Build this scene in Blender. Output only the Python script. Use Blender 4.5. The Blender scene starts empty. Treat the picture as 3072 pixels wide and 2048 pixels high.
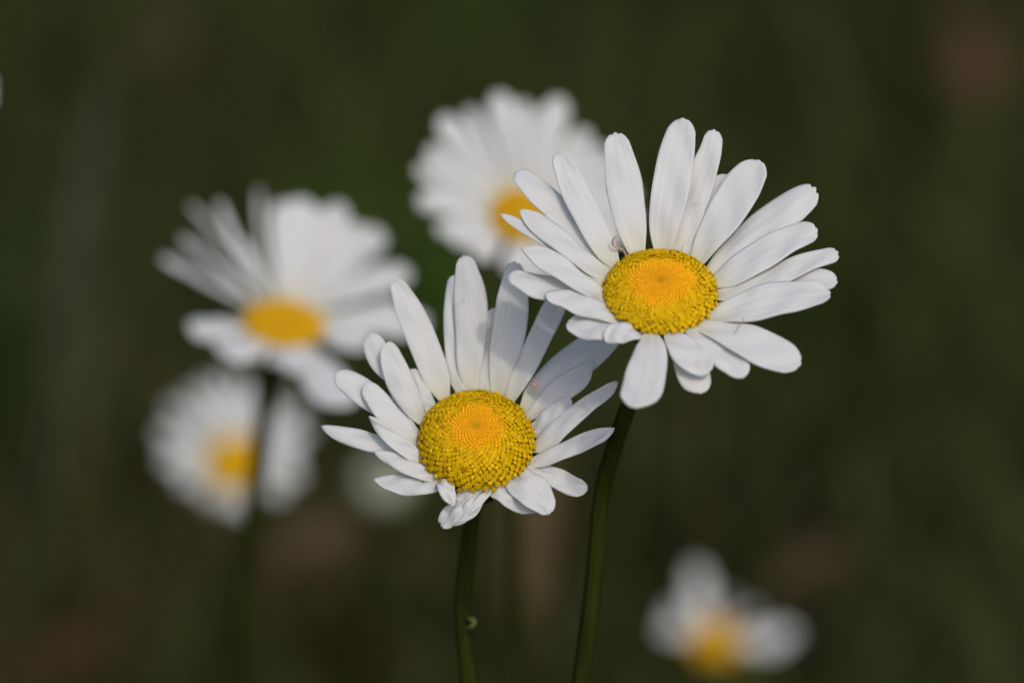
import bpy, math, random
import numpy as np
from mathutils import Vector, Matrix, noise

random.seed(7)
R_ = math.radians
scene = bpy.context.scene
COL = scene.collection

# ------------------------------------------------------------------ camera
PITCH = R_(25.0)
FWD = Vector((0, math.cos(PITCH), -math.sin(PITCH)))
UP = Vector((0, math.sin(PITCH), math.cos(PITCH)))
RIGHT = Vector((1, 0, 0))
FOCUS = 0.630
CAM = Vector((0, 0, 0.42)) - FWD * FOCUS
PW = 3072.0
SENS, LENS = 22.2, 100.0
cd = bpy.data.cameras.new('camera')
cam = bpy.data.objects.new('camera', cd)
COL.objects.link(cam)
cam.location = CAM
cam.rotation_euler = (math.pi / 2 - PITCH, 0, 0)
cd.lens = LENS
cd.sensor_width = SENS
cd.clip_start = 0.02
cd.clip_end = 500
cd.dof.use_dof = True
cd.dof.focus_distance = 0.628
cd.dof.aperture_fstop = 6.0
scene.camera = cam

# ------------------------------------------------------------------ light
SUN_DIR = Vector((0.28, -0.57, 0.77)).normalized()      # towards the sun
w = bpy.data.worlds.new('World')
scene.world = w
w.use_nodes = True
nt = w.node_tree
bg = nt.nodes['Background']
sky = nt.nodes.new('ShaderNodeTexSky')
sky.sky_type = 'NISHITA'
sky.sun_disc = False
sky.sun_elevation = math.asin(SUN_DIR.z)
sky.sun_rotation = math.atan2(SUN_DIR.x, SUN_DIR.y)
sky.air_density = 1.0
sky.dust_density = 3.0
sky.ozone_density = 1.0
nt.links.new(sky.outputs[0], bg.inputs[0])
bg.inputs[1].default_value = 0.15
sd = bpy.data.lights.new('sun', 'SUN')
sd.energy = 0.85
sd.angle = R_(2.5)
sd.color = (1.0, 0.95, 0.88)
sun = bpy.data.objects.new('sun', sd)
COL.objects.link(sun)
sun.rotation_euler = SUN_DIR.to_track_quat('Z', 'Y').to_euler()
sun.location = (1, -1, 3)
vs = scene.view_settings
vs.view_transform = 'Standard'
vs.look = 'None'
vs.exposure = 0.40
vs.gamma = 1.0
scene.render.film_transparent = False
cy = scene.cycles
cy.max_bounces = 8
cy.transmission_bounces = 6
cy.caustics_reflective = False
cy.caustics_refractive = False
cy.sample_clamp_indirect = 4.0

# ------------------------------------------------------------------ helpers
MMPX = SENS / LENS / PW


def P(px, py, d):
    """point seen at photo pixel px,py at depth d (metres along the view axis)"""
    return CAM + d * (FWD + RIGHT * ((px - 1536.0) * MMPX) - UP * ((py - 1024.0) * MMPX))


def depth(p):
    return (p - CAM).dot(FWD)


def ground_at(px, py, z=0.0):
    d = FWD + RIGHT * ((px - 1536.0) * MMPX) - UP * ((py - 1024.0) * MMPX)
    t = (z - CAM.z) / d.z
    return CAM + d * t


def mesh_obj(name, verts, faces, mat, parent=None, origin=None, smooth=True, uvs=None, cols=None):
    if origin is None:
        origin = parent.location.copy() if parent is not None else Vector((0, 0, 0))
    me = bpy.data.meshes.new(name)
    me.from_pydata([tuple(Vector(v) - origin) for v in verts], [], faces)
    if smooth:
        me.polygons.foreach_set('use_smooth', [True] * len(me.polygons))
    if uvs is not None:
        ul = me.uv_layers.new(name='UVMap')
        li = np.zeros(len(me.loops), dtype=np.int32)
        me.loops.foreach_get('vertex_index', li)
        ul.data.foreach_set('uv', np.array(uvs, dtype=np.float32)[li].ravel())
    if cols is not None:
        at = me.color_attributes.new('tint', 'FLOAT_COLOR', 'POINT')
        at.data.foreach_set('color', np.array(cols, dtype=np.float32).ravel())
    if mat:
        me.materials.append(mat)
    o = bpy.data.objects.new(name, me)
    COL.objects.link(o)
    if parent is not None:
        o.parent = parent
    else:
        o.location = origin
    return o


def tag(o, label=None, cat=None, group=None, kind=None):
    if label: o['label'] = label
    if cat: o['category'] = cat
    if group: o['group'] = group
    if kind: o['kind'] = kind
    return o


def empty(name, loc):
    o = bpy.data.objects.new(name, None)
    COL.objects.link(o)
    o.location = loc
    o.empty_display_size = 0.01
    return o


def catmull(pts, t):
    """pts list of numpy arrays, t in 0..1 uniform over segments"""
    n = len(pts) - 1
    x = min(max(t, 0), 1) * n
    i = min(int(x), n - 1)
    f = x - i
    p1, p2 = pts[i], pts[i + 1]
    p0 = pts[i - 1] if i > 0 else 2 * p1 - p2
    p3 = pts[i + 2] if i + 2 <= n else 2 * p2 - p1
    return 0.5 * ((2 * p1) + (-p0 + p2) * f + (2 * p0 - 5 * p1 + 4 * p2 - p3) * f * f + (-p0 + 3 * p1 - 3 * p2 + p3) * f ** 3)


# ------------------------------------------------------------------ materials
def new_mat(name):
    m = bpy.data.materials.new(name)
    m.use_nodes = True
    m.node_tree.nodes.clear()
    return m, m.node_tree


def N(t, kind, **kw):
    n = t.nodes.new(kind)
    for k, v in kw.items():
        if k in n.inputs.keys() if isinstance(k, str) else False:
            n.inputs[k].default_value = v
        else:
            setattr(n, k, v)
    return n


def principled(t, rough=0.5, spec=0.3):
    b = t.nodes.new('ShaderNodeBsdfPrincipled')
    b.inputs['Roughness'].default_value = rough
    b.inputs['Specular IOR Level'].default_value = spec
    return b


def petal_material(name, base, cream, transl=0.33):
    m, t = new_mat(name)
    L = t.links.new
    out = t.nodes.new('ShaderNodeOutputMaterial')
    uv = t.nodes.new('ShaderNodeUVMap')
    sep = t.nodes.new('ShaderNodeSeparateXYZ')
    L(uv.outputs[0], sep.inputs[0])
    ramp = t.nodes.new('ShaderNodeValToRGB')           # pigment along the petal: creamy claw, white blade
    ramp.color_ramp.elements[0].position = 0.0
    ramp.color_ramp.elements[0].color = cream
    ramp.color_ramp.elements[1].position = 0.34
    ramp.color_ramp.elements[1].color = base
    L(sep.outputs[1], ramp.inputs[0])
    # faint veins and mottling
    mp = t.nodes.new('ShaderNodeMapping')
    mp.inputs['Scale'].default_value = (16, 1.2, 1)
    L(uv.outputs[0], mp.inputs[0])
    nz = t.nodes.new('ShaderNodeTexNoise')
    nz.inputs['Scale'].default_value = 1.0
    nz.inputs['Detail'].default_value = 3
    oi = t.nodes.new('ShaderNodeObjectInfo')
    addv = t.nodes.new('ShaderNodeVectorMath'); addv.operation = 'ADD'
    sc = t.nodes.new('ShaderNodeVectorMath'); sc.operation = 'SCALE'
    sc.inputs[0].default_value = (13, 7, 31)
    L(oi.outputs['Random'], sc.inputs[3])
    L(mp.outputs[0], addv.inputs[0]); L(sc.outputs[0], addv.inputs[1])
    L(addv.outputs[0], nz.inputs['Vector'])
    r2 = t.nodes.new('ShaderNodeMapRange')
    r2.inputs[1].default_value = 0.3; r2.inputs[2].default_value = 0.7
    r2.inputs[3].default_value = 0.95; r2.inputs[4].default_value = 1.02
    L(nz.outputs[0], r2.inputs[0])
    mul = t.nodes.new('ShaderNodeVectorMath'); mul.operation = 'SCALE'
    L(ramp.outputs[0], mul.inputs[0]); L(r2.outputs[0], mul.inputs[3])
    # small brownish blemishes
    n3 = t.nodes.new('ShaderNodeTexNoise')
    n3.inputs['Scale'].default_value = 260
    n3.inputs['Detail'].default_value = 2
    geo = t.nodes.new('ShaderNodeNewGeometry')
    L(geo.outputs['Position'], n3.inputs['Vector'])
    r3 = t.nodes.new('ShaderNodeMapRange')
    r3.inputs[1].default_value = 0.67; r3.inputs[2].default_value = 0.80
    r3.inputs[3].default_value = 0.0; r3.inputs[4].default_value = 0.45
    L(n3.outputs[0], r3.inputs[0])
    mx = t.nodes.new('ShaderNodeMix'); mx.data_type = 'RGBA'
    L(r3.outputs[0], mx.inputs['Factor'])
    L(mul.outputs[0], mx.inputs['A'])
    mx.inputs['B'].default_value = (0.42, 0.32, 0.2, 1)
    # bump
    mp2 = t.nodes.new('ShaderNodeMapping')
    mp2.inputs['Scale'].default_value = (34, 2.2, 1)
    L(uv.outputs[0], mp2.inputs[0])
    ad2 = t.nodes.new('ShaderNodeVectorMath'); ad2.operation = 'ADD'
    L(mp2.outputs[0], ad2.inputs[0]); L(sc.outputs[0], ad2.inputs[1])
    nb = t.nodes.new('ShaderNodeTexNoise')
    nb.inputs['Scale'].default_value = 1.0
    nb.inputs['Detail'].default_value = 2
    L(ad2.outputs[0], nb.inputs['Vector'])
    bp = t.nodes.new('ShaderNodeBump')
    bp.inputs['Strength'].default_value = 0.4
    bp.inputs['Distance'].default_value = 0.00007
    L(nb.outputs[0], bp.inputs['Height'])
    b = principled(t, 0.55, 0.25)
    L(mx.outputs['Result'], b.inputs['Base Color']); L(bp.outputs[0], b.inputs['Normal'])
    tr = t.nodes.new('ShaderNodeBsdfTranslucent')
    L(mx.outputs['Result'], tr.inputs['Color']); L(bp.outputs[0], tr.inputs['Normal'])
    ms = t.nodes.new('ShaderNodeMixShader')
    ms.inputs[0].default_value = transl
    L(b.outputs[0], ms.inputs[1]); L(tr.outputs[0], ms.inputs[2])
    L(ms.outputs[0], out.inputs[0])
    return m


def tint_material(name, mult=(1, 1, 1, 1), rough=0.6, transl=0.0, spec=0.25, noise_scale=0, noise_amt=0.3):
    """colour from the mesh's own 'tint' attribute"""
    m, t = new_mat(name)
    L = t.links.new
    out = t.nodes.new('ShaderNodeOutputMaterial')
    at = t.nodes.new('ShaderNodeAttribute')
    at.attribute_name = 'tint'
    col = at.outputs['Color']
    if noise_scale:
        nz = t.nodes.new('ShaderNodeTexNoise')
        nz.inputs['Scale'].default_value = noise_scale
        nz.inputs['Detail'].default_value = 4
        geo = t.nodes.new('ShaderNodeNewGeometry')
        L(geo.outputs['Position'], nz.inputs['Vector'])
        mr = t.nodes.new('ShaderNodeMapRange')
        mr.inputs[1].default_value = 0.3; mr.inputs[2].default_value = 0.7
        mr.inputs[3].default_value = 1 - noise_amt; mr.inputs[4].default_value = 1 + noise_amt
        L(nz.outputs[0], mr.inputs[0])
        sc = t.nodes.new('ShaderNodeVectorMath'); sc.operation = 'SCALE'
        L(col, sc.inputs[0]); L(mr.outputs[0], sc.inputs[3])
        col = sc.outputs[0]
    b = principled(t, rough, spec)
    L(col, b.inputs['Base Color'])
    if transl > 0:
        tr = t.nodes.new('ShaderNodeBsdfTranslucent')
        L(col, tr.inputs['Color'])
        ms = t.nodes.new('ShaderNodeMixShader')
        ms.inputs[0].default_value = transl
        L(b.outputs[0], ms.inputs[1]); L(tr.outputs[0], ms.inputs[2])
        L(ms.outputs[0], out.inputs[0])
    else:
        L(b.outputs[0], out.inputs[0])
    return m


def noise_material(name, c1, c2, scale, rough=0.7, stretch=(1, 1, 1), bump=0.0, spec=0.2):
    m, t = new_mat(name)
    L = t.links.new
    out = t.nodes.new('ShaderNodeOutputMaterial')
    tc = t.nodes.new('ShaderNodeTexCoord')
    mp = t.nodes.new('ShaderNodeMapping')
    mp.inputs['Scale'].default_value = stretch
    L(tc.outputs['Object'], mp.inputs[0])
    nz = t.nodes.new('ShaderNodeTexNoise')
    nz.inputs['Scale'].default_value = scale
    nz.inputs['Detail'].default_value = 6
    L(mp.outputs[0], nz.inputs['Vector'])
    rp = t.nodes.new('ShaderNodeValToRGB')
    rp.color_ramp.elements[0].position = 0.35; rp.color_ramp.elements[0].color = c1
    rp.color_ramp.elements[1].position = 0.65; rp.color_ramp.elements[1].color = c2
    L(nz.outputs[0], rp.inputs[0])
    b = principled(t, rough, spec)
    L(rp.outputs[0], b.inputs['Base Color'])
    if bump:
        bp = t.nodes.new('ShaderNodeBump')
        bp.inputs['Strength'].default_value = 0.6
        bp.inputs['Distance'].default_value = bump
        L(nz.outputs[0], bp.inputs['Height']); L(bp.outputs[0], b.inputs['Normal'])
    L(b.outputs[0], out.inputs[0])
    return m


M_PETAL = petal_material('white_petal', (0.67, 0.665, 0.635, 1), (0.64, 0.61, 0.42, 1), 0.38)
M_FLORET = tint_material('floret_yellow', rough=0.7, transl=0.25, spec=0.06)
M_DISC = noise_material('disc_base', (0.50, 0.30, 0.008, 1), (0.62, 0.40, 0.008, 1), 900, 0.8)
M_CALYX = tint_material('bract_green', rough=0.6, transl=0.05, noise_scale=900, noise_amt=0.25)
M_STEM = noise_material('stem_green', (0.010, 0.014, 0.001, 1), (0.026, 0.030, 0.002, 1), 60, 0.7, (8, 8, 1.0), 0.0001, 0.06)
M_GRASS = tint_material('grass_blades', rough=0.65, transl=0.2, spec=0.12)
M_LEAF = tint_material('loose_leaf', rough=0.7, transl=0.15, spec=0.15, noise_scale=90, noise_amt=0.35)
M_DRY = noise_material('dried_curl', (0.25, 0.15, 0.07, 1), (0.45, 0.32, 0.18, 1), 900, 0.7)
M_PINK = noise_material('pink_fleck', (0.55, 0.22, 0.22, 1), (0.62, 0.36, 0.36, 1), 1500, 0.6)
M_GROUND = noise_material('soil', (0.010, 0.009, 0.005, 1), (0.035, 0.028, 0.014, 1), 14, 0.95, (1, 1, 1), 0.01, 0.1)


# ------------------------------------------------------------------ flower builder
class Flower:
    def __init__(s, c, d, rad, theta, roll=0.0, dome=0.4, dome_n=740, detail=True, scale=1.0,
                 org=(0, 0), tint=1.0):
        s.org, s.scale = org, scale
        cx, cy_ = s.px(*c)
        s.cpx = (cx, cy_)
        s.C = P(cx, cy_, d)
        s.Rpx = rad / scale
        s.R = s.Rpx * MMPX * d
        th, ro = R_(theta), R_(roll)
        s.n = (-FWD * math.cos(th) + (UP * math.cos(ro) + RIGHT * math.sin(ro)) * math.sin(th)).normalized()
        s.h = dome * s.R
        s.theta = th
        s.dome_n = dome_n
        s.detail = detail
        a = s.n.cross(Vector((0.3, 0.1, 1))).normalized()
        s.ax = a
        s.ay = s.n.cross(a).normalized()
        s.tint = tint

    def px(s, x, y):
        return s.org[0] + x / s.scale, s.org[1] + y / s.scale

    def plane(s, px, py):
        d = FWD + RIGHT * ((px - 1536.0) * MMPX) - UP * ((py - 1024.0) * MMPX)
        den = d.dot(s.n)
        if abs(den) < 1e-4:
            den = -1e-4
        return (s.C - CAM).dot(s.n) / den          # depth

    def loc(s, x, y, z):
        return s.C + s.ax * x + s.ay * y + s.n * z

    # ---- petals
    def petal(s, root, st, lay=0.0, k=None, dz=0.0, twist=0.0, p=False, teeth=1.0, cup=0.0, curl=0.0, crumple=0.0, nc=15, nr=30, name='petal'):
        pts = []
        pxs = [s.px(a[0], a[1]) for a in st]
        b, e = pxs[0], pxs[-1]
        ln = math.hypot(e[0] - b[0], e[1] - b[1]) + 1e-6
        up_ = -(e[1] - b[1]) / ln
        if k is None:
            k = 0.75 - 0.42 * up_ if up_ > 0 else 0.75 + 0.45 * (-up_)
        db = s.plane(*b)
        wid = []
        tot = 0
        acc = [0]
        for i in range(1, len(pxs)):
            tot += math.hypot(pxs[i][0] - pxs[i - 1][0], pxs[i][1] - pxs[i - 1][1])
            acc.append(tot)
        for i, q in enumerate(pxs):
            v = acc[i] / tot
            dp = s.plane(*q)
            dd = db + k * (dp - db)
            dd += dz * 0.001 * v ** 1.5 - lay * 0.00035 * min(1, v * 3.0) - curl * 0.001 * math.sin(math.pi * v)
            pts.append(P(q[0], q[1], dd))
            wpx = st[i][2] / s.scale if len(st[i]) > 2 else None
            if wpx is None:
                wpx = wid[-1][1] * (0.38 if p else 0.72)
            wid.append((dd, wpx))
        W = [x[0] * x[1] * MMPX for x in wid]
        # hidden claw running in under the disc
        inner = s.C + (pts[0] - s.C) * 0.80 - s.n * (0.05 * s.R)
        pts = [inner] + pts
        W = [W[0] * 0.85] + W
        arr = [np.array([q.x, q.y, q.z, ww]) for q, ww in zip(pts, W)]
        M = 60
        smp = [catmull(arr, i / M) for i in range(M + 1)]
        # arc length resample
        cum = [0.0]
        for i in range(1, M + 1):
            cum.append(cum[-1] + float(np.linalg.norm(smp[i][:3] - smp[i - 1][:3])))
        Ltot = cum[-1]
        smp = np.array(smp); cum = np.array(cum)

        def at(u):
            x = u * Ltot
            return np.array([np.interp(x, cum, smp[:, j]) for j in range(4)])
        fr = []
        G = 48
        for i in range(G + 1):
            u = i / G
            c = at(u)
            a0 = at(max(0, u - 0.03)); a1 = at(min(1, u + 0.03))
            tg = Vector(a1[:3] - a0[:3]).normalized()
            nn = s.n
            if twist:
                nn = Matrix.Rotation(R_(twist) * u, 3, tg) @ nn
            wd = nn.cross(tg)
            if wd.length < 1e-3:
                wd = RIGHT.copy()
            wd.normalize()
            # keep the width seen in the photo when the petal is turned away
            vd = (Vector(c[:3]) - CAM).normalized()
            tp = (tg - vd * tg.dot(vd))
            if tp.length > 1e-3:
                tp.normalize()
                side = vd.cross(tp).normalized()
                pr = abs(wd.dot(side))
            else:
                pr = 1
            nrm = tg.cross(wd).normalized()
            fr.append((Vector(c[:3]), wd, nrm, c[3] / max(pr, 0.62)))
        wend = wid[-2][0] * wid[-2][1] * MMPX
        tl = (1.15 if p else 0.50) * wend / Ltot
        rs = random.Random(hash((round(b[0]), round(b[1]), round(e[0]))) & 0xffff)
        ph = rs.uniform(0, 6.28)
        tooth = teeth * rs.uniform(0.5, 1.2) * 0.014
        cupr = rs.uniform(-0.07, 0.09)
        shift = rs.uniform(-0.12, 0.12)
        verts, uvs = [], []
        wav = rs.uniform(0.4, 1.0)
        for i in range(nr + 1):
            v = i / nr
            v = v ** 0.92
            for j in range(nc):
                u = -1 + 2 * j / (nc - 1)
                vend = 1 - tl * (1 - math.sqrt(max(0, 1 - 0.96 * u * u)))
                us = u + shift
                g1 = math.exp(-((us - 0.30) / 0.11) ** 2) + math.exp(-((us + 0.30) / 0.11) ** 2)
                vend -= tooth * g1
                x = v * vend * G
                i0 = min(int(x), G - 1); f = x - i0
                A, B = fr[i0], fr[i0 + 1]
                c = A[0].lerp(B[0], f); wd = A[1].lerp(B[1], f); nm = A[2].lerp(B[2], f)
                ww = A[3] * (1 - f) + B[3] * f
                off = 0.0
                env = min(1, v * 4)
                off -= 0.016 * ww * g1 * env * (0.4 + 0.6 * wav)              # two furrows
                off += (cup + cupr) * ww * (u * u)                            # trough
                off -= 0.05 * ww * u * u * env
                off += 0.00022 * wav * math.sin(ph + v * 7 + u * 1.7) * env
                off += 0.00010 * math.sin(ph * 2 + v * 17 - u * 3.1) * env
                off += crumple * 0.001 * env * (math.sin(ph + v * 10 + u * 3.0) + 0.6 * math.sin(ph * 3 + v * 5 - u * 6.0))
                edge = 1 + (0.018 + 0.05 * crumple) * math.sin(ph + v * 13 + (2 if u > 0 else 0))
                q = c + wd * (u * ww * 0.5 * edge) + nm * off
                verts.append(q)
                uvs.append((0.5 + u / 2, v))
        faces = []
        for i in range(nr):
            for j in range(nc - 1):
                a = i * nc + j
                faces.append((a, a + 1, a + nc + 1, a + nc))
        o = mesh_obj(name, verts, faces, M_PETAL, root, uvs=uvs)
        so = o.modifiers.new('thickness', 'SOLIDIFY')
        so.thickness = 0.00022
        so.offset = 0
        return o

    def auto_petal(s, root, tip, w, lay=0.0, bend=0.0, **kw):
        """petal from the rim towards a tip seen in the photo"""
        cx, cy_ = s.cpx
        tx, ty = s.px(*tip)
        # rim direction on the disc plane
        ct = math.cos(s.theta)
        dx, dy = tx - cx, ty - cy_
        r = math.hypot(dx, dy / max(ct, 0.3))
        f = s.Rpx * 0.95 / max(r, 1)
        bx, by = cx + dx * f, cy_ + dy * f
        nx, ny = -(ty - by), (tx - bx)
        l = math.hypot(nx, ny) + 1e-6
        nx, ny = nx / l, ny / l
        st = []
        for v, wf in ((0, 0.36), (0.25, 0.68), (0.5, 0.94), (0.75, 1.0), (0.92, 0.8), (1.0, None)):
            o = bend * l * math.sin(math.pi * v)
            x, y = bx + (tx - bx) * v + nx * o, by + (ty - by) * v + ny * o
            X, Y = (x - s.org[0]) * s.scale, (y - s.org[1]) * s.scale
            st.append((X, Y, wf * w) if wf else (X, Y))
        return s.petal(root, st, lay=lay, nc=11, nr=20, **kw)

    # ---- disc
    def dome_z(s, rho):
        return s.h * (max(0, 1 - rho ** 2.1) ** 0.62) - 0.035 * s.R * math.exp(-(rho / 0.13) ** 2)

    def dome_pt(s, rho, a):
        z = s.dome_z(rho)
        e = 0.01
        r2 = min(rho + e, 1.0); r1 = max(r2 - 2 * e, 0)
        dz = (s.dome_z(r2) - s.dome_z(r1)) / ((r2 - r1) * s.R)
        ca, sa = math.cos(a), math.sin(a)
        p = s.loc(rho * s.R * ca, rho * s.R * sa, z)
        rad = s.ax * ca + s.ay * sa
        nn = (s.n - rad * dz).normalized()
        tt = s.ax * -sa + s.ay * ca
        return p, nn, tt, rad

    def disc(s, root, orange=0.42, seed=1):
        rs = random.Random(seed)
        verts, faces = [], []
        nr, na = 14, 48
        for i in range(nr + 1):
            rho = (i / nr)
            for j in range(na):
                a = 2 * math.pi * j / na
                z = s.dome_z(rho) + 0.004 * s.R
                verts.append(s.loc(rho * s.R * math.cos(a) * 0.97, rho * s.R * math.sin(a) * 0.97, z))
        for i in range(nr):
            for j in range(na):
                a, b = i * na + j, i * na + (j + 1) % na
                faces.append((a, a + na, b + na, b))
        disc = mesh_obj('flower_disc', verts, faces, M_DISC, root)
        # florets
        bv, bf, bc = [], [], []
        ov, of, oc = [], [], []
        n = s.dome_n
        E = 0.67
        ga = math.pi * (3 - math.sqrt(5))
        for i in range(1, n):
            rho = (i / n) ** E
            ang = i * ga
            if rho > 0.995: continue
            p, nn, tt, rad = s.dome_pt(rho, ang)
            # local spacing from the area each floret has
            drho = E * (i / n) ** (E - 1) / n
            area = 2 * math.pi * rho * s.R * drho * s.R * math.sqrt(1 + (s.h / s.R * rho * 1.3) ** 2)
            sp = math.sqrt(area) * 1.12
            edge = orange * (1 + 0.06 * math.sin(3 * ang + seed) + 0.05 * math.sin(7 * ang) + rs.uniform(-0.10, 0.08))
            if rho < edge:
                r = sp * 0.55 * (0.90 + 0.10 * rho / orange)
                f = min(1.0, rho / orange)
                cc = (0.84 - 0.10 * (1 - f) ** 2, 0.405 - 0.07 * (1 - f) ** 1.5 + 0.02 * f, 0.003)
                if not s.detail: cc = (0.66 - 0.05 * (1 - f), 0.37 - 0.03 * (1 - f), 0.002)
                g = math.exp(-(rho / 0.07) ** 2)
                cc = (cc[0] * (1 - 0.45 * g), cc[1] * (1 - 0.25 * g), 0.008)
                jit = rs.uniform(0.92, 1.08)
                cc = tuple(x * jit for x in cc) + (1,)
                base = len(bv)
                nn2 = (nn + rad * 0.1).normalized()
                seg, rings = (8, 4) if s.detail else (6, 2)
                e1 = tt; e2 = nn2.cross(tt).normalized()
                for q in range(rings):
                    la = math.pi / 2 * q / rings - 0.35
                    cr, sr = math.cos(la) * r, math.sin(la) * r * 1.15
                    for j in range(seg):
                        a = 2 * math.pi * j / seg
                        bv.append(p + nn2 * sr + e1 * (cr * math.cos(a)) + e2 * (cr * math.sin(a)))
                        bc.append(cc)
                bv.append(p + nn2 * r * 1.15); bc.append(cc)
                for q in range(rings - 1):
                    for j in range(seg):
                        a, b = base + q * seg + j, base + q * seg + (j + 1) % seg
                        bf.append((a, b, b + seg, a + seg))
                for j in range(seg):
                    bf.append((base + (rings - 1) * seg + j, base + (rings - 1) * seg + (j + 1) % seg, base + rings * seg))
            else:
                f = max(0.0, (rho - orange) / (1 - orange))
                jit = rs.uniform(0.82, 1.1)
                yc = np.array([0.74, 0.47, 0.005]) + np.array([0.10, -0.03, 0]) * math.exp(-f * 5)
                gc = np.array([0.50, 0.38, 0.010])
                if rs.random() < 0.02:
                    yc = np.array([0.45, 0.20, 0.01])
                wilt = rs.random() < 0.30 - 0.22 * f
                lip = tuple(yc * jit) + (1,)
                low = tuple(gc * jit * 1.0) + (1,)
                thr = tuple(np.array([0.66, 0.42, 0.004]) * jit) + (1,)
                nn2 = (nn + rad * rs.uniform(-0.02, 0.22) + tt * rs.uniform(-0.14, 0.14)).normalized()
                e1 = (tt - nn2 * tt.dot(nn2)).normalized(); e2 = nn2.cross(e1).normalized()
                p = p + tt * (sp * rs.uniform(-0.11, 0.11)) + rad * (sp * rs.uniform(-0.11, 0.11))
                hgt = 0.62 * sp * (0.45 + 0.65 * min(1, f * 2.0)) * rs.uniform(0.8, 1.2)
                r = sp * 0.63 * rs.uniform(0.86, 1.12)
                seg = 10 if s.detail else 6
                rot = rs.uniform(0, 1.2)
                # ring radius, height, lobe depth, colour
                if wilt:
                    prof = [(0.55, -0.3, 0, low), (0.62, 0.5, 0, low), (0.8, 0.9, 0.0, lip), (0.62, 1.18, 0.0, lip), (0.2, 1.30, 0, lip)]
                else:
                    prof = [(0.50, -0.3, 0, low), (0.58, 0.45, 0, low), (0.80, 0.82, 0, lip), (1.04, 1.0, 0.26, lip),
                            (0.68, 1.03, 0.1, lip), (0.42, 0.80, 0, thr), (0.36, 0.88, 0, lip), (0.15, 1.12, 0, lip)]
                if not s.detail:
                    prof = [prof[0], prof[2], prof[-2], prof[-1]]
                base = len(ov)
                for (rr, hh, lo, cc) in prof:
                    for j in range(seg):
                        a = 2 * math.pi * j / seg + rot
                        k = rr * r * (1 + lo * math.cos(5 * (a - rot)) if lo else 1)
                        hz = hh * hgt + (0.10 * sp * math.cos(5 * (a - rot)) if lo > 0.2 else 0)
                        ov.append(p + nn2 * hz + e1 * (k * math.cos(a)) + e2 * (k * math.sin(a)))
                        oc.append(cc)
                ov.append(p + nn2 * (prof[-1][1] * hgt * 1.05)); oc.append(lip)
                m = len(prof)
                for q in range(m - 1):
                    for j in range(seg):
                        a, b = base + q * seg + j, base + q * seg + (j + 1) % seg
                        of.append((a, b, b + seg, a + seg))
                for j in range(seg):
                    of.append((base + (m - 1) * seg + j, base + (m - 1) * seg + (j + 1) % seg, base + m * seg))
        og = root.location
        a = mesh_obj('closed_florets', bv, bf, M_FLORET, disc, origin=og, cols=bc)
        b = mesh_obj('open_florets', ov, of, M_FLORET, disc, origin=og, cols=oc)
        for o in (a, b):
            o['kind'] = 'stuff'
        return disc

    # ---- calyx
    def calyx(s, root, seed=3, deep=0.62, nbr=22):
        rs = random.Random(seed)
        g = (0.05, 0.075, 0.018, 1)
        br = (0.07, 0.04, 0.02, 1)
        verts, faces, cols = [], [], []
        prof = [(1.02, -0.03), (1.0, -0.12), (0.9, -0.28), (0.68, -0.45), (0.4, -deep * 0.92), (0.14, -deep)]
        na = 32
        for (r, z) in prof:
            for j in range(na):
                a = 2 * math.pi * j / na
                verts.append(s.loc(r * s.R * 0.93 * math.cos(a), r * s.R * 0.93 * math.sin(a), z * s.R)); cols.append(g)
        for i in range(len(prof) - 1):
            for j in range(na):
                a, b = i * na + j, i * na + (j + 1) % na
                faces.append((a, b, b + na, a + na))
        for row in range(3):
            for q in range(nbr):
                a = 2 * math.pi * (q + 0.5 * row) / nbr + rs.uniform(-0.06, 0.06)
                wdt = s.R * 0.20 * rs.uniform(0.85, 1.15)
                z0, z1 = [(-0.50, 0.0), (-0.46, -0.05), (-0.56, -0.2)][row]
                r0 = 0.5
                r1 = [1.20, 1.12, 1.0][row] + rs.uniform(-0.03, 0.04)
                base = len(verts)
                nv = 6
                for i in range(nv + 1):
                    v = i / nv
                    z = z0 + (z1 - z0) * v ** 1.5
                    rr = r0 + (r1 - r0) * math.sin(v * math.pi / 2) ** 0.9 + 0.02 * row
                    ww = wdt * math.sin(math.pi * min(0.97, 0.28 + 0.72 * v)) ** 0.8
                    for j, u in enumerate((-1, -0.7, 0, 0.7, 1)):
                        aa = a + u * ww / (max(rr, 0.3) * s.R) * 0.5
                        verts.append(s.loc(rr * s.R * math.cos(aa), rr * s.R * math.sin(aa), z * s.R + (0.01 * s.R if u == 0 else 0)))
                        cols.append(br if (abs(u) > 0.8 or v > 0.93) else g)
                for i in range(nv):
                    for j in range(4):
                        k = base + i * 5 + j
                        faces.append((k, k + 1, k + 6, k + 5))
        o = mesh_obj('calyx', verts, faces, M_CALYX, root, cols=cols)
        return o

    # ---- stem
    def stem(s, root, pxpts, r=0.00106, deep=0.62, mat=None):
        """pxpts: (px, py, depth) seen points; goes on down to the ground"""
        top = s.C - s.n * (s.R * (deep - 0.08))
        nxt = s.C - s.n * (s.R * (deep + 0.35))
        pts = [top, nxt] + [P(*q) for q in pxpts]
        gl = root.location
        last = pts[-1]
        prev = pts[-2]
        if last.z > 0.03:
            for f in (0.03, 0.08, 0.18, 0.36, 0.66):
                pts.append(Vector((last.x + (gl.x - last.x) * f ** 1.5, last.y + (gl.y - last.y) * f ** 1.5, last.z * (1 - f))))
        pts.append(Vector((gl.x, gl.y, -0.004)))
        arr = [np.array(q) for q in pts]
        n = 16 * (len(pts) - 1)
        seg = 24
        verts, faces = [], []
        pf = None
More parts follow.
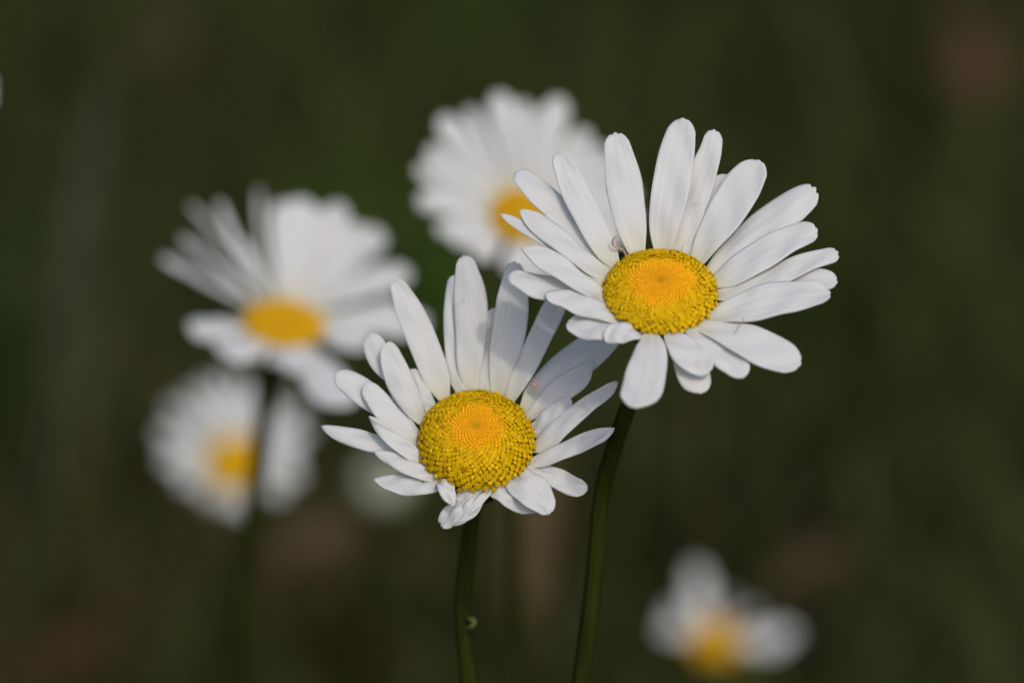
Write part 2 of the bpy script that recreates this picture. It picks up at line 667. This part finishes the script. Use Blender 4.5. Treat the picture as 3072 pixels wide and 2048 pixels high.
        for i in range(n + 1):
            t = i / n
            c = Vector(catmull(arr, t))
            tg = Vector(catmull(arr, min(1, t + 0.01)) - catmull(arr, max(0, t - 0.01))).normalized()
            e1 = tg.cross(Vector((0, 1, 0.2))).normalized() if pf is None else (pf - tg * pf.dot(tg)).normalized()
            pf = e1
            e2 = tg.cross(e1)
            rr = r * (1.35 - 0.35 * min(1, t * 14)) * (1 + 0.25 * t)
            for j in range(seg):
                a = 2 * math.pi * j / seg
                k = rr * (1 + 0.09 * math.cos(8 * a))
                verts.append(c + e1 * (k * math.cos(a)) + e2 * (k * math.sin(a)))
        for i in range(n):
            for j in range(seg):
                a, b = i * seg + j, i * seg + (j + 1) % seg
                faces.append((a, b, b + seg, a + seg))
        return mesh_obj('stem', verts, faces, mat or M_STEM, root)


def tube(name, pts, radii, mat, root, seg=10, origin=None):
    arr = [np.array([*p, r]) for p, r in zip(pts, radii)]
    n = 10 * (len(pts) - 1)
    verts, faces = [], []
    pf = None
    for i in range(n + 1):
        t = i / n
        q = catmull(arr, t)
        c = Vector(q[:3]); rr = max(q[3], 1e-5)
        tg = Vector((catmull(arr, min(1, t + 0.02)) - catmull(arr, max(0, t - 0.02)))[:3]).normalized()
        e1 = tg.cross(Vector((0.3, 1, 0.2))).normalized() if pf is None else (pf - tg * pf.dot(tg)).normalized()
        pf = e1
        e2 = tg.cross(e1)
        for j in range(seg):
            a = 2 * math.pi * j / seg
            verts.append(c + e1 * (rr * math.cos(a)) + e2 * (rr * math.sin(a)))
    for i in range(n):
        for j in range(seg):
            a, b = i * seg + j, i * seg + (j + 1) % seg
            faces.append((a, b, b + seg, a + seg))
    faces.append(tuple(range(seg - 1, -1, -1)))
    faces.append(tuple(range(n * seg, (n + 1) * seg)))
    return mesh_obj(name, verts, faces, mat, root, origin=origin)


GROUP = 'oxeye daisies growing in the meadow'

# ================================================================== setting: ground
gv, gf = [], []
ng = 90
def gh(x, y):
    return 0.012 * noise.noise(Vector((x * 2.1, y * 2.1, 0))) + 0.006 * noise.noise(Vector((x * 7, y * 7, 3)))
xs = [(-1 + 2 * i / ng) for i in range(ng + 1)]
for j in range(ng + 1):
    for i in range(ng + 1):
        x = 120 * xs[i] ** 5 + 3.0 * xs[i]; y = 120 * xs[j] ** 5 + 3.0 * xs[j] + 1.0
        gv.append((x, y, gh(x, y) if abs(x) < 6 and abs(y) < 6 else 0))
for j in range(ng):
    for i in range(ng):
        a = j * (ng + 1) + i
        gf.append((a, a + 1, a + ng + 2, a + ng + 1))
ground = mesh_obj('ground', gv, gf, M_GROUND)
tag(ground, kind='structure')

# grass: per-blade colour follows patches of living and dead growth, dark spots and one painted shadow hole
GREEN = np.array([0.040, 0.054, 0.009])
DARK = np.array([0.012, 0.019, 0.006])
VIVID = np.array([0.034, 0.090, 0.004])
BROWN = np.array([0.088, 0.059, 0.024])
RUST = np.array([0.110, 0.052, 0.022])
OLIVE = np.array([0.064, 0.070, 0.016])
GREY = np.array([0.060, 0.064, 0.034])
PATCH = [  # photo px the patch lies at, radius px, colour, strength
    (1400, 20, 170, VIVID, 0.55), (1300, 850, 180, VIVID, 1.0), (60, 1060, 180, VIVID, 0.5), (300, 1000, 240, GREY, 0.5),
    (2740, 560, 220, VIVID, 0.25), (2650, 900, 260, VIVID, 0.25), (2780, 1030, 140, VIVID, 0.35),
    (500, 130, 130, BROWN, 0.9), (2930, 190, 150, RUST, 1.0), (3050, 850, 120, BROWN, 0.6),
    (960, 1640, 230, BROWN, 0.8), (560, 1500, 220, BROWN, 0.6), (1600, 1650, 210, BROWN, 1.0), (200, 1960, 180, RUST, 0.55),
    (2420, 1700, 160, BROWN, 0.8), (1100, 1960, 160, BROWN, 0.5), (2600, 1320, 160, BROWN, 0.35),
    (2120, 1530, 260, DARK * 0.6, 1.0), (2720, 1900, 230, DARK, 0.8), (2400, 1330, 200, DARK, 0.7), (2900, 1300, 200, DARK, 0.5),  # first entry paints the shade of a shadow hole into the blade colour
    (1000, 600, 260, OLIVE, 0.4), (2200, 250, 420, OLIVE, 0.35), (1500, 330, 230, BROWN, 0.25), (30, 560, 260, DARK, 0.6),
    (700, 330, 240, OLIVE, 0.3), (350, 80, 200, OLIVE, 0.6), (2500, 1750, 140, VIVID, 0.1), (1700, 1900, 160, GREY, 0.3),
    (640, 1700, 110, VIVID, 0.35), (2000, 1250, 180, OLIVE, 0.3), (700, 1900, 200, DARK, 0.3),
]
PG = []
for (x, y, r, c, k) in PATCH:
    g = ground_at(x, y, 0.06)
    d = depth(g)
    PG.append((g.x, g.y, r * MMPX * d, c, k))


def meadow_colour(x, y):
    a = 0.5 + 0.5 * noise.noise(Vector((x * 5, y * 3.2, 1.7)))
    b = 0.5 + 0.5 * noise.noise(Vector((x * 11, y * 7, 8.1)))
    c = GREEN * (0.75 + 0.5 * a)
    c = c + (BROWN - c) * max(0, b - 0.58) * 1.0
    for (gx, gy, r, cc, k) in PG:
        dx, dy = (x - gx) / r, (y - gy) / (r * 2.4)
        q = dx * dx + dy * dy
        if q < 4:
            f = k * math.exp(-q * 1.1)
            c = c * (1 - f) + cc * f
    return c


def build_grass(n=60000, seed=5):
    rs = random.Random(seed)
    V, F, Cc = [], [], []
    S = 4
    cnt = 0
    while cnt < n:
        if rs.random() < 0.75:
            x = rs.uniform(-0.75, 0.75); y = rs.uniform(0.1, 2.4)
        else:
            x = rs.uniform(-2.6, 2.6); y = rs.uniform(-1.6, 4.2)
        if (x * x + (y + 0.57) ** 2) < 0.16: continue
        cnt += 1
        h = rs.uniform(0.04, 0.13) * (1 + 0.5 * noise.noise(Vector((x * 3, y * 3, 4))))
        if y < 0.35 and abs(x) < 0.5: h *= 0.8
        wd = rs.uniform(0.0009, 0.0026)
        a = rs.uniform(0, 2 * math.pi); lean = rs.uniform(0.1, 0.9)
        fa = a + rs.uniform(-1.0, 1.0) + math.pi / 2
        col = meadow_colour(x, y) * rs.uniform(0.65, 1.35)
        if rs.random() < 0.10:
            col = col * 0.5 + BROWN * 0.6
        z0 = gh(x, y) - 0.002
        b = len(V)
        ca, sa = math.cos(a), math.sin(a); cf, sf = math.cos(fa), math.sin(fa)
        cc = (col[0], col[1], col[2], 1)
        for i in range(S):
            t = i / S
            o = lean * h * t * t
            z = z0 + h * (t - 0.35 * lean * t * t)
            ww = wd * (1 - 0.6 * t)
            V.append((x + ca * o - cf * ww, y + sa * o - sf * ww, z))
            V.append((x + ca * o + cf * ww, y + sa * o + sf * ww, z))
            Cc.append(cc); Cc.append(cc)
            if i:
                k = b + 2 * (i - 1)
                F.append((k, k + 1, k + 3, k + 2))
        V.append((x + ca * lean * h, y + sa * lean * h, z0 + h * (1 - 0.35 * lean)))
        Cc.append(cc)
        k = b + 2 * (S - 1)
        F.append((k, k + 1, k + 2))
    return mesh_obj('grass', V, F, M_GRASS, cols=Cc)


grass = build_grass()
tag(grass, 'soft mass of short olive and brown meadow grass behind the daisies', 'grass', kind='stuff')


# loose broad leaves and dry leaves in the grass, each a thing
def leaf(name, label, cat, base, tip, width, col, droop=0.15, fold=0.15, pw=0.6, group=None, seed=0, wav=0.06, maxw=0.5):
    base, tip = Vector(base), Vector(tip)
    rs = random.Random(seed)
    ax = tip - base
    L = ax.length
    t = ax.normalized()
    vd = ((base + tip) / 2 - CAM).normalized()
    side = t.cross(vd).normalized()
    side = (Matrix.Rotation(rs.uniform(-0.4, 0.4), 3, t) @ side)
    nn = side.cross(t).normalized()
    V, F, Cc = [], [], []
    nr, nc = 18, 9
    th = 0.0004
    ph = rs.uniform(0, 6)
    for sidef in (1, -1):
        for i in range(nr + 1):
            v = i / nr
            ww = width * max(0.03, (v / maxw if v < maxw else (1 - v) / (1 - maxw))) ** (pw if v < maxw else 0.6)
            c = base + ax * v + nn * (droop * L * math.sin(math.pi * v))
            for j in range(nc):
                u = -1 + 2 * j / (nc - 1)
                o = fold * abs(u) * ww + wav * width * math.sin(ph + v * 9 + u * 2)
                V.append(c + side * (u * ww * 0.5) + nn * (o + sidef * th / 2))
                f = 1.25 if abs(u) < 0.12 else 1.0
                Cc.append((col[0] * f, col[1] * f, col[2] * f, 1))
    off = (nr + 1) * nc
    for i in range(nr):
        for j in range(nc - 1):
            a = i * nc + j
            F.append((a, a + 1, a + nc + 1, a + nc))
            F.append((off + a, off + a + nc, off + a + nc + 1, off + a + 1))
    for i in range(nr):
        a = i * nc
        F.append((a, a + nc, off + a + nc, off + a))
        a += nc - 1
        F.append((a, off + a, off + a + nc, a + nc))
    for j in range(nc - 1):
        F.append((j, off + j, off + j + 1, j + 1))
        a = nr * nc + j
        F.append((a, a + 1, off + a + 1, off + a))
    o = mesh_obj(name, V, F, M_LEAF, origin=base, cols=Cc)
    tag(o, label, cat, group)
    return o


def gleaf(name, label, cat, p0, p1, d0, d1, width_px, col, **kw):
    leaf(name, label, cat, P(p0[0], p0[1], d0), P(p1[0], p1[1], d1), width_px * MMPX * (d0 + d1) / 2, col, **kw)


tb = P(335, 170, 1.30)
g0 = Vector((tb.x - 0.022, tb.y - 0.13, 0))
tg_ = P(1290, 600, 1.55)
leaf('grass_blade', 'tall broad grey-green grass blade standing blurred left of the daisies', 'grass blade',
     g0, tb, 0.011, GREY * 0.58, droop=0.07, fold=0.25, seed=2, maxw=0.86, pw=2.2)
leaf('green_leaf', 'bright green leaf blurred between the upper and left background daisies', 'leaf',
     Vector((tg_.x + 0.02, tg_.y - 0.10, 0.0)), tg_, 0.026, VIVID * 0.8, droop=0.12, seed=4)
for i, (x, y, wpx, lpx, ang, c, lab) in enumerate([
        (2930, 190, 170, 300, 100, RUST * 0.52, 'rust brown dry leaf blurred in the grass at the upper right corner'),
        (510, 130, 120, 240, 70, BROWN * 0.45, 'brown dry leaf above the tall grey-green grass blade'),
        (930, 1640, 190, 380, 30, BROWN * 0.6, 'wide brown dry leaf below the round pale bud'),
        (1590, 1600, 150, 520, 85, BROWN * 0.8, 'long brown dry leaf blurred between the two sharp stems'),
        (2430, 1700, 150, 300, 20, BROWN * 0.45, 'brown dry leaf above the small ragged daisy'),
        (200, 1960, 150, 300, 40, RUST * 0.3, 'dull reddish dry leaf near the bottom left corner')]):
    g = ground_at(x, y, 0.10)
    d = depth(g)
    a = R_(ang)
    L = lpx * MMPX * d / 2
    dv = (RIGHT * math.cos(a) + Vector((0, 0.6, 0.75)) * math.sin(a)) * L
    leaf('dry_leaf', lab, 'dry leaf', g - dv, g + dv, wpx * MMPX * d, c, droop=-0.1, fold=0.2, group='dry leaves caught in the grass', seed=20 + i)

# ================================================================== the right sharp daisy
A = Flower((885, 936), 0.623, 279, 43, 0, dome=0.38, dome_n=880, org=(1450, 320), scale=1.6682)
ra = empty('oxeye_daisy', Vector((0.012, 0.085, 0)))
tag(ra, 'sharp white daisy at right with the oval yellow centre, highest of the two in focus', 'daisy', GROUP)
PA = [
    # stations (x, y, width) from rim to tip in zoomed px; options
    (dict(lay=3), [(772, 738, 82), (745, 620, 145), (722, 500, 178), (702, 370, 180), (678, 240, 145), (658, 127)]),
    (dict(lay=4), [(897, 728, 88), (905, 610, 150), (930, 450, 182), (955, 310, 186), (980, 180, 160), (1000, 60)]),
    (dict(lay=1, teeth=1.4), [(965, 732, 60), (1015, 600, 125), (1060, 450, 145), (1105, 310, 135), (1140, 210, 108), (1158, 116)]),
    (dict(lay=-1), [(1012, 755, 45), (1060, 620, 90), (1125, 490, 110), (1180, 400, 95), (1222, 340)]),
    (dict(lay=3, teeth=0.6), [(1068, 770, 80), (1130, 665, 140), (1205, 550, 182), (1285, 420, 190), (1345, 330, 150), (1388, 272)]),
    (dict(lay=0, teeth=1.5), [(1120, 836, 45), (1220, 735, 105), (1345, 630, 150), (1470, 540, 165), (1580, 465, 140), (1662, 405)]),
    (dict(lay=3), [(1146, 888, 50), (1240, 840, 118), (1340, 775, 152), (1440, 712, 150), (1550, 655, 122), (1670, 610)]),
    (dict(lay=1, teeth=1.5), [(1160, 945, 46), (1270, 934, 78), (1400, 880, 100), (1530, 816, 108), (1650, 768, 88), (1778, 733)]),
    (dict(lay=-1, teeth=1.4), [(1190, 1000, 36), (1400, 940, 85), (1560, 890, 110), (1680, 868, 105), (1772, 882)]),
    (dict(lay=3), [(1135, 1052, 52), (1240, 1025, 110), (1370, 988, 160), (1500, 958, 165), (1620, 940, 140), (1738, 925)]),
    (dict(lay=3, dz=2), [(1080, 1095, 60), (1180, 1125, 105), (1300, 1165, 158), (1400, 1213, 175), (1500, 1258, 150), (1590, 1290)]),
    (dict(lay=1, dz=2), [(1035, 1115, 52), (1100, 1160, 100), (1180, 1222, 132), (1255, 1285, 128), (1300, 1358)]),
    (dict(lay=2, dz=1), [(945, 1142, 80), (985, 1190, 130), (1035, 1248, 155), (1085, 1295, 130), (1120, 1340)]),
    (dict(lay=-2, dz=3), [(975, 1180, 70), (1020, 1280, 130), (1055, 1350, 152), (1078, 1400, 130), (1090, 1438)]),
    (dict(lay=3, dz=0.5, teeth=0.2), [(838, 1135, 72), (840, 1200, 148), (822, 1300, 192), (800, 1390, 205), (775, 1455, 180), (755, 1506)]),
    (dict(lay=1, dz=2, teeth=0.3), [(725, 1092, 46), (640, 1108, 108), (560, 1100, 126), (485, 1088, 104), (422, 1068)]),
    (dict(lay=3, dz=0, k=0.3), [(790, 1140, 30), (730, 1128, 84), (665, 1138, 92), (605, 1165)]),
    (dict(lay=0, dz=1, teeth=0.5), [(640, 1015, 40), (520, 960, 90), (400, 920, 112), (280, 888, 130), (200, 862, 100), (126, 840)]),
    (dict(lay=2, dz=0.5, teeth=0), [(668, 1060, 50), (590, 1020, 88), (490, 978, 104), (400, 950, 88), (312, 935)]),
    (dict(lay=3, p=True), [(622, 965, 45), (550, 925, 78), (460, 865, 98), (370, 800, 112), (290, 752, 95), (190, 706)]),
    (dict(lay=-1, p=True), [(610, 895, 34), (530, 835, 60), (440, 760, 80), (340, 680, 80), (230, 610, 62), (82, 536)]),
    (dict(lay=2, p=True), [(640, 852, 50), (565, 815, 84), (480, 748, 98), (390, 675, 105), (310, 610, 100), (240, 558, 76), (180, 512)]),
    (dict(lay=0, teeth=1.2), [(632, 810, 48), (540, 715, 95), (450, 600, 118), (370, 510, 130), (290, 430, 132), (215, 365, 104), (156, 328)]),
    (dict(lay=2, teeth=0), [(666, 800, 48), (615, 725, 112), (548, 600, 138), (484, 470, 138), (425, 350, 120), (378, 224)]),
]
for kw, st in PA:
    A.petal(ra, st, **kw)
A.disc(ra, orange=0.57, seed=2)
A.calyx(ra, seed=4)
A.stem(ra, [(1896, 1190, 0.634), (1840, 1350, 0.640), (1803, 1500, 0.644), (1780, 1750, 0.648), (1742, 2048, 0.652), (1735, 2200, 0.655)])
# dried brown curl and withered floret remains behind the disc
def apx(x, y, d, F=A):
    q = F.px(x, y)
    return P(q[0], q[1], d)
dA = A.plane(*A.px(720, 765))
tube('withered_filament', [apx(x, y, dA - 0.0010 * i / 3) for i, (x, y) in enumerate([(722, 772), (712, 740), (695, 715), (665, 704), (648, 685), (652, 660), (674, 644)])],
     [0.00018, 0.00017, 0.00016, 0.00015, 0.00014, 0.00013, 0.00008], M_DRY, ra)
tube('withered_filament', [apx(x, y, dA + 0.0006) for (x, y) in [(684, 792), (678, 762), (682, 742), (700, 738), (712, 752)]],
     [0.00030, 0.00028, 0.0003, 0.00026, 0.0002], M_CALYX, ra)
hd = A.plane(*A.px(1280, 1110))
tube('fallen_hair', [apx(x, y, hd - 0.0022) for (x, y) in [(1300, 1052), (1302, 1075), (1280, 1095), (1262, 1128)]],
     [0.00006, 0.00007, 0.00007, 0.00005], M_DRY, ra, seg=6)

# ================================================================== the left sharp daisy
B = Flower((888, 1050), 0.632, 303, 34, 0, dome=0.60, dome_n=800, org=(930, 740), scale=1.7814)
rb = empty('oxeye_daisy', Vector((-0.014, 0.055, 0)))
tag(rb, 'sharp white daisy left of centre with cupped petals, pink fleck and round yellow centre', 'daisy', GROUP)
PB = [
    (dict(lay=3, teeth=0.3), [(722, 815, 62), (680, 710, 140), (632, 580, 160), (580, 450, 158), (525, 330, 140), (485, 240, 100), (452, 174)]),
    (dict(lay=0, teeth=0.2), [(818, 785, 62), (790, 690, 96), (768, 560, 92), (760, 400, 90), (762, 260, 76), (768, 155)]),
    (dict(lay=3), [(872, 775, 72), (852, 650, 125), (858, 500, 158), (862, 350, 178), (850, 220, 162), (836, 120, 118), (824, 46)]),
    (dict(lay=-1, teeth=0), [(935, 775, 52), (930, 660, 72), (942, 540, 82), (962, 430, 78), (985, 330)]),
    (dict(lay=2, teeth=1.2), [(1003, 780, 80), (1018, 660, 125), (1050, 520, 172), (1075, 380, 180), (1086, 260, 160), (1090, 160, 118), (1093, 78)]),
    (dict(lay=2), [(1068, 812, 60), (1125, 695, 112), (1188, 570, 118), (1245, 450, 122), (1300, 340, 118), (1345, 240)]),
    (dict(lay=0), [(1142, 872, 56), (1220, 780, 148), (1330, 680, 182), (1430, 595, 192), (1530, 520, 180), (1600, 455, 150), (1655, 400)]),
    (dict(lay=2, p=True), [(1178, 905, 46), (1260, 840, 105), (1370, 745, 138), (1450, 690, 110), (1512, 600)]),
    (dict(lay=3, teeth=0.4), [(1195, 962, 40), (1260, 918, 84), (1330, 862, 86), (1395, 812)]),
    (dict(lay=1, teeth=0), [(1200, 1003, 34), (1260, 978, 54), (1320, 930, 60), (1370, 880)]),
    (dict(lay=4, p=True), [(1190, 1078, 42), (1258, 1042, 98), (1340, 965, 106), (1420, 892, 100), (1500, 830, 86), (1580, 775, 64), (1645, 720)]),
    (dict(lay=4, p=True), [(1162, 1160, 36), (1240, 1135, 68), (1340, 1095, 88), (1440, 1050, 98), (1540, 1008, 78), (1628, 968)]),
    (dict(lay=1, dz=2, teeth=0.4, crumple=0.12), [(1130, 1190, 56), (1240, 1200, 80), (1330, 1238, 108), (1405, 1272, 104), (1482, 1298)]),
    (dict(lay=3, dz=2, teeth=1.4, crumple=0.17), [(1080, 1205, 120), (1140, 1262, 165), (1205, 1320, 180), (1250, 1375, 135), (1280, 1428)]),
    (dict(lay=1, dz=3, p=True, crumple=0.20), [(985, 1280, 90), (1040, 1312, 112), (1100, 1350, 112), (1160, 1385, 80), (1215, 1418)]),
    (dict(lay=1, dz=4, teeth=2.0, crumple=0.23), [(880, 1300, 150), (850, 1350, 140), (800, 1395, 128), (755, 1435, 100), (700, 1496)]),
    (dict(lay=2, dz=3, p=True, crumple=0.15), [(955, 1298, 40), (905, 1345, 60), (860, 1400, 80), (810, 1445, 60), (765, 1490)]),
    (dict(lay=4, dz=1, p=True, crumple=0.15), [(715, 1225, 80), (728, 1290, 90), (750, 1345, 66), (770, 1385)]),
    (dict(lay=0, dz=2, p=True), [(700, 1258, 74), (610, 1278, 88), (510, 1270, 102), (425, 1256, 84), (340, 1243)]),
    (dict(lay=2, dz=1, p=True), [(668, 1228, 40), (585, 1200, 76), (495, 1155, 88), (420, 1120, 64), (342, 1098)]),
    (dict(lay=-1, dz=1, p=True), [(610, 1160, 40), (500, 1108, 64), (400, 1062, 92), (290, 1030, 106), (180, 1000, 80), (60, 962)]),
    (dict(lay=3, p=True, twist=-30), [(606, 1142, 52), (540, 1100, 80), (460, 1043, 82), (390, 982, 66), (318, 905)]),
    (dict(lay=0, teeth=0.4), [(570, 1010, 50), (470, 905, 110), (370, 830, 138), (280, 768, 144), (205, 715, 118), (130, 682)]),
    (dict(lay=2, teeth=0), [(582, 1045, 60), (505, 985, 108), (425, 900, 126), (355, 810, 112), (296, 730)]),
    (dict(lay=3, teeth=0), [(602, 935, 48), (558, 860, 118), (495, 740, 140), (450, 640, 134), (428, 560, 104), (424, 508)]),
    (dict(lay=-1, teeth=1.2), [(620, 880, 40), (500, 730, 96), (405, 635, 130), (352, 545, 122), (328, 465)]),
    (dict(lay=1, teeth=2.2), [(655, 872, 60), (612, 800, 86), (572, 720, 70), (540, 650)]),
]
for kw, st in PB:
    B.petal(rb, st, **kw)
B.disc(rb, orange=0.45, seed=5)
B.calyx(rb, seed=9)
B.stem(rb, [(1420, 1520, 0.650), (1398, 1700, 0.653), (1390, 1850, 0.655), (1405, 2048, 0.657), (1412, 2200, 0.658)], r=0.00106)
pd = B.plane(*B.px(1205, 750))
kf = 0.45
db_ = B.plane(*B.px(1142, 872))
dfl = db_ + 0.4 * (pd - db_) - 0.0022
fk = tube('pink_fleck', [apx(x, y, dfl + 0.0002 * i, B) for i, (x, y) in enumerate([(1192, 724), (1200, 735), (1205, 755), (1216, 776)])],
          [0.00022, 0.00040, 0.00022, 0.00016], M_PINK, rb)
fk['label'] = 'small pink fleck on a white petal'
# small stub of a green leaf on the stem
tube('leaf_stub', [P(x, y, d) for (x, y, d) in [(1400, 1845, 0.6545), (1408, 1856, 0.6530), (1419, 1858, 0.6528), (1421, 1870, 0.6528), (1411, 1880, 0.6530), (1396, 1884, 0.6540)]],
     [0.00012, 0.00022, 0.00034, 0.00036, 0.00028, 0.00012],
     noise_material('pale_green_stub', (0.06, 0.08, 0.015, 1), (0.10, 0.12, 0.03, 1), 700), rb)

# ================================================================== daisies out of focus
def blurred(label, fl, tips, stem, ground, orange=0.5, seed=1, k=None, calyx=True, deep=0.62, rstem=0.001, shrink=1.0):
    r = empty('oxeye_daisy', ground)
    tag(r, label, 'daisy', GROUP)
    rs = random.Random(seed)
    ox = (fl.cpx[0] - fl.org[0]) * fl.scale
    oy = (fl.cpx[1] - fl.org[1]) * fl.scale
    for i, tp in enumerate(tips):
        x, y, wd = tp[:3]
        x, y = ox + (x - ox) * shrink, oy + (y - oy) * shrink
        kw = dict(tp[3]) if len(tp) > 3 else {}
        if k is not None and 'k' not in kw:
            kw['k'] = k
        fl.auto_petal(r, (x, y), wd, lay=kw.pop('lay', (i % 2) * 2), bend=kw.pop('bend', rs.uniform(-0.05, 0.05)), **kw)
    fl.disc(r, orange=orange, seed=seed)
    if calyx:
        fl.calyx(r, seed=seed, deep=deep)
    fl.stem(r, stem, r=rstem, deep=deep)
    return r


# top middle
D1 = Flower((965, 1060), 0.79, 205, 20, 0, dome=0.35, dome_n=420, detail=False, org=(1150, 200), scale=2.375)
blurred('blurred round white daisy behind the upper left petals of the highest sharp daisy', D1,
        [(395, 335, 180), (590, 270, 100), (800, 165, 201), (1000, 215, 126), (1130, 280, 126), (1270, 195, 210), (1480, 440, 151), (1600, 560, 134),
         (1720, 700, 159), (1830, 880, 151), (1850, 1060, 142), (1740, 1230, 168), (1560, 1400, 168), (1300, 1480, 176), (1080, 1580, 176),
         (900, 1490, 134), (650, 1370, 201), (480, 1260, 151), (360, 1165, 134), (220, 940, 159), (215, 700, 126), (300, 560, 142)],
        [(1580, 760, 0.81), (1570, 1000, 0.83), (1560, 1300, 0.84), (1555, 1600, 0.85)], Vector((0.0, 0.22, 0)), orange=0.9, seed=11, deep=0.7, shrink=0.975)

# left
D2 = Flower((620, 652), 0.785, 168, 56, 8, dome=0.25, dome_n=420, detail=False, org=(400, 500), scale=1.375)
blurred('blurred white daisy at left, side tilted with narrow splayed petals and dark stem', D2,
        [(95, 360, 28), (180, 275, 26), (218, 135, 20), (338, 120, 30), (512, 70, 22), (440, 280, 36), (250, 330, 24),
         (620, 115, 130), (700, 105, 150, dict(lay=3)), (770, 150, 120), (860, 125, 140), (950, 215, 120), (1045, 245, 130), (1060, 400, 110),
         (1165, 415, 105, dict(lay=3)), (1120, 560, 100), (1245, 640, 120), (1000, 720, 110), (870, 1010, 175, dict(bend=-0.06, dz=1)), (700, 860, 130),
         (560, 800, 110, dict(dz=4)), (350, 780, 130), (210, 670, 95, dict(lay=3)), (480, 760, 100, dict(dz=3))],
        [(812, 1110, 0.815), (800, 1200, 0.82), (775, 1400, 0.825), (752, 1600, 0.83), (735, 1850, 0.835), (725, 2048, 0.84)],
        Vector((-0.052, 0.25, 0)), orange=0.95, seed=12, deep=0.7, shrink=0.955, rstem=0.0015)

# lower left, behind the stem
D3 = Flower((420, 1225), 1.01, 122, 30, 0, dome=0.4, dome_n=300, detail=False, org=(400, 500), scale=1.375)
blurred('blurred small white daisy low at left, crossed by the dark stem', D3,
        [(85, 1080, 64), (130, 960, 52), (215, 900, 46), (290, 850, 44), (370, 840, 52), (450, 850, 46), (530, 890, 52), (620, 930, 59), (700, 980, 59),
         (745, 1080, 64), (700, 1180, 64), (715, 1280, 64), (640, 1360, 59), (560, 1330, 59), (460, 1450, 59), (370, 1420, 64), (270, 1370, 64), (170, 1300, 64),
         (100, 1200, 70)],
        [(720, 1560, 1.035), (725, 1800, 1.04), (730, 2048, 1.05)], Vector((-0.06, 0.45, 0)), orange=0.6, seed=13, k=0.55, shrink=0.93)

# lower right, ragged
D5 = Flower((860, 1070), 1.09, 232, 30, 0, dome=0.5, dome_n=300, detail=False, org=(1880, 1600), scale=3.267)
blurred('blurred ragged daisy low at right with few white petals left', D5,
        [(655, 200, 190, dict(p=True)), (590, 520, 90, dict(p=True)), (330, 690, 120, dict(p=True)), (260, 900, 130, dict(lay=3, p=True)), (1050, 540, 60, dict(lay=0, p=True)),
         (1340, 700, 60, dict(p=True)), (1770, 950, 180, dict(p=True)), (1620, 1110, 90, dict(lay=3, p=True))],
        [(2160, 2048, 1.07), (2165, 2200, 1.08)], Vector((0.053, 0.46, 0)), orange=0.95, seed=14, shrink=0.88)

# only its petal tips reach into the frame at the left edge
D6 = Flower((-190, 300), 0.82, 95, 35, 0, dome=0.4, dome_n=300, detail=False)
blurred('white daisy cut by the left edge, only pale petal tips showing', D6,
        [(-22, 232, 50), (-16, 300, 54), (-90, 400, 60), (-130, 450, 60), (-150, 490, 74), (-230, 470, 70), (-320, 420, 74), (-380, 330, 70), (-390, 240, 74),
         (-350, 130, 70), (-280, 60, 70), (-200, 20, 74), (-160, 40, 60), (-120, 90, 60), (-80, 160, 50)],
        [(-150, 520, 0.84), (-140, 900, 0.85), (-130, 1400, 0.86)], Vector((-0.12, 0.2, 0)), orange=0.6, seed=15, shrink=0.95)

# half-open bud: petals folded over a green cup
bd = Flower((1150, 1450), 1.12, 60, 20, 0, dome=0.8, dome_n=260, detail=False)
rbud = empty('daisy_bud', Vector((-0.03, 0.62, 0)))
tag(rbud, 'round pale green-white half-open bud blurred behind the left sharp daisy', 'flower bud')
bd.calyx(rbud, seed=30)
for q in range(16):
    a = 2 * math.pi * q / 16
    V, F, UV = [], [], []
    nr, nc = 12, 7
    for i in range(nr + 1):
        v = i / nr
        el = -0.25 + 1.55 * v
        rr = bd.R * (1.25 + 0.08 * (q % 2)) * math.cos(el) ** 0.8 + 0.0002
        zz = bd.R * 1.35 * math.sin(el)
        for j in range(nc):
            u = -1 + 2 * j / (nc - 1)
            aa = a + u * 0.27 * (1 - 0.3 * v)
            V.append(bd.loc(rr * math.cos(aa), rr * math.sin(aa), zz)); UV.append((0.5 + u / 2, v))
    for i in range(nr):
        for j in range(nc - 1):
            k = i * nc + j
            F.append((k, k + 1, k + nc + 1, k + nc))
    if q == 0:
        M_BUD = petal_material('bud_petal', (0.40, 0.42, 0.30, 1), (0.22, 0.27, 0.12, 1), 0.25)
    o = mesh_obj('petal', V, F, M_BUD, rbud, uvs=UV)
    so = o.modifiers.new('thickness', 'SOLIDIFY'); so.thickness = 0.0003; so.offset = 0
bd.stem(rbud, [(1120, 1600, 1.13), (1000, 1950, 1.15), (960, 2100, 1.16)], r=0.001)
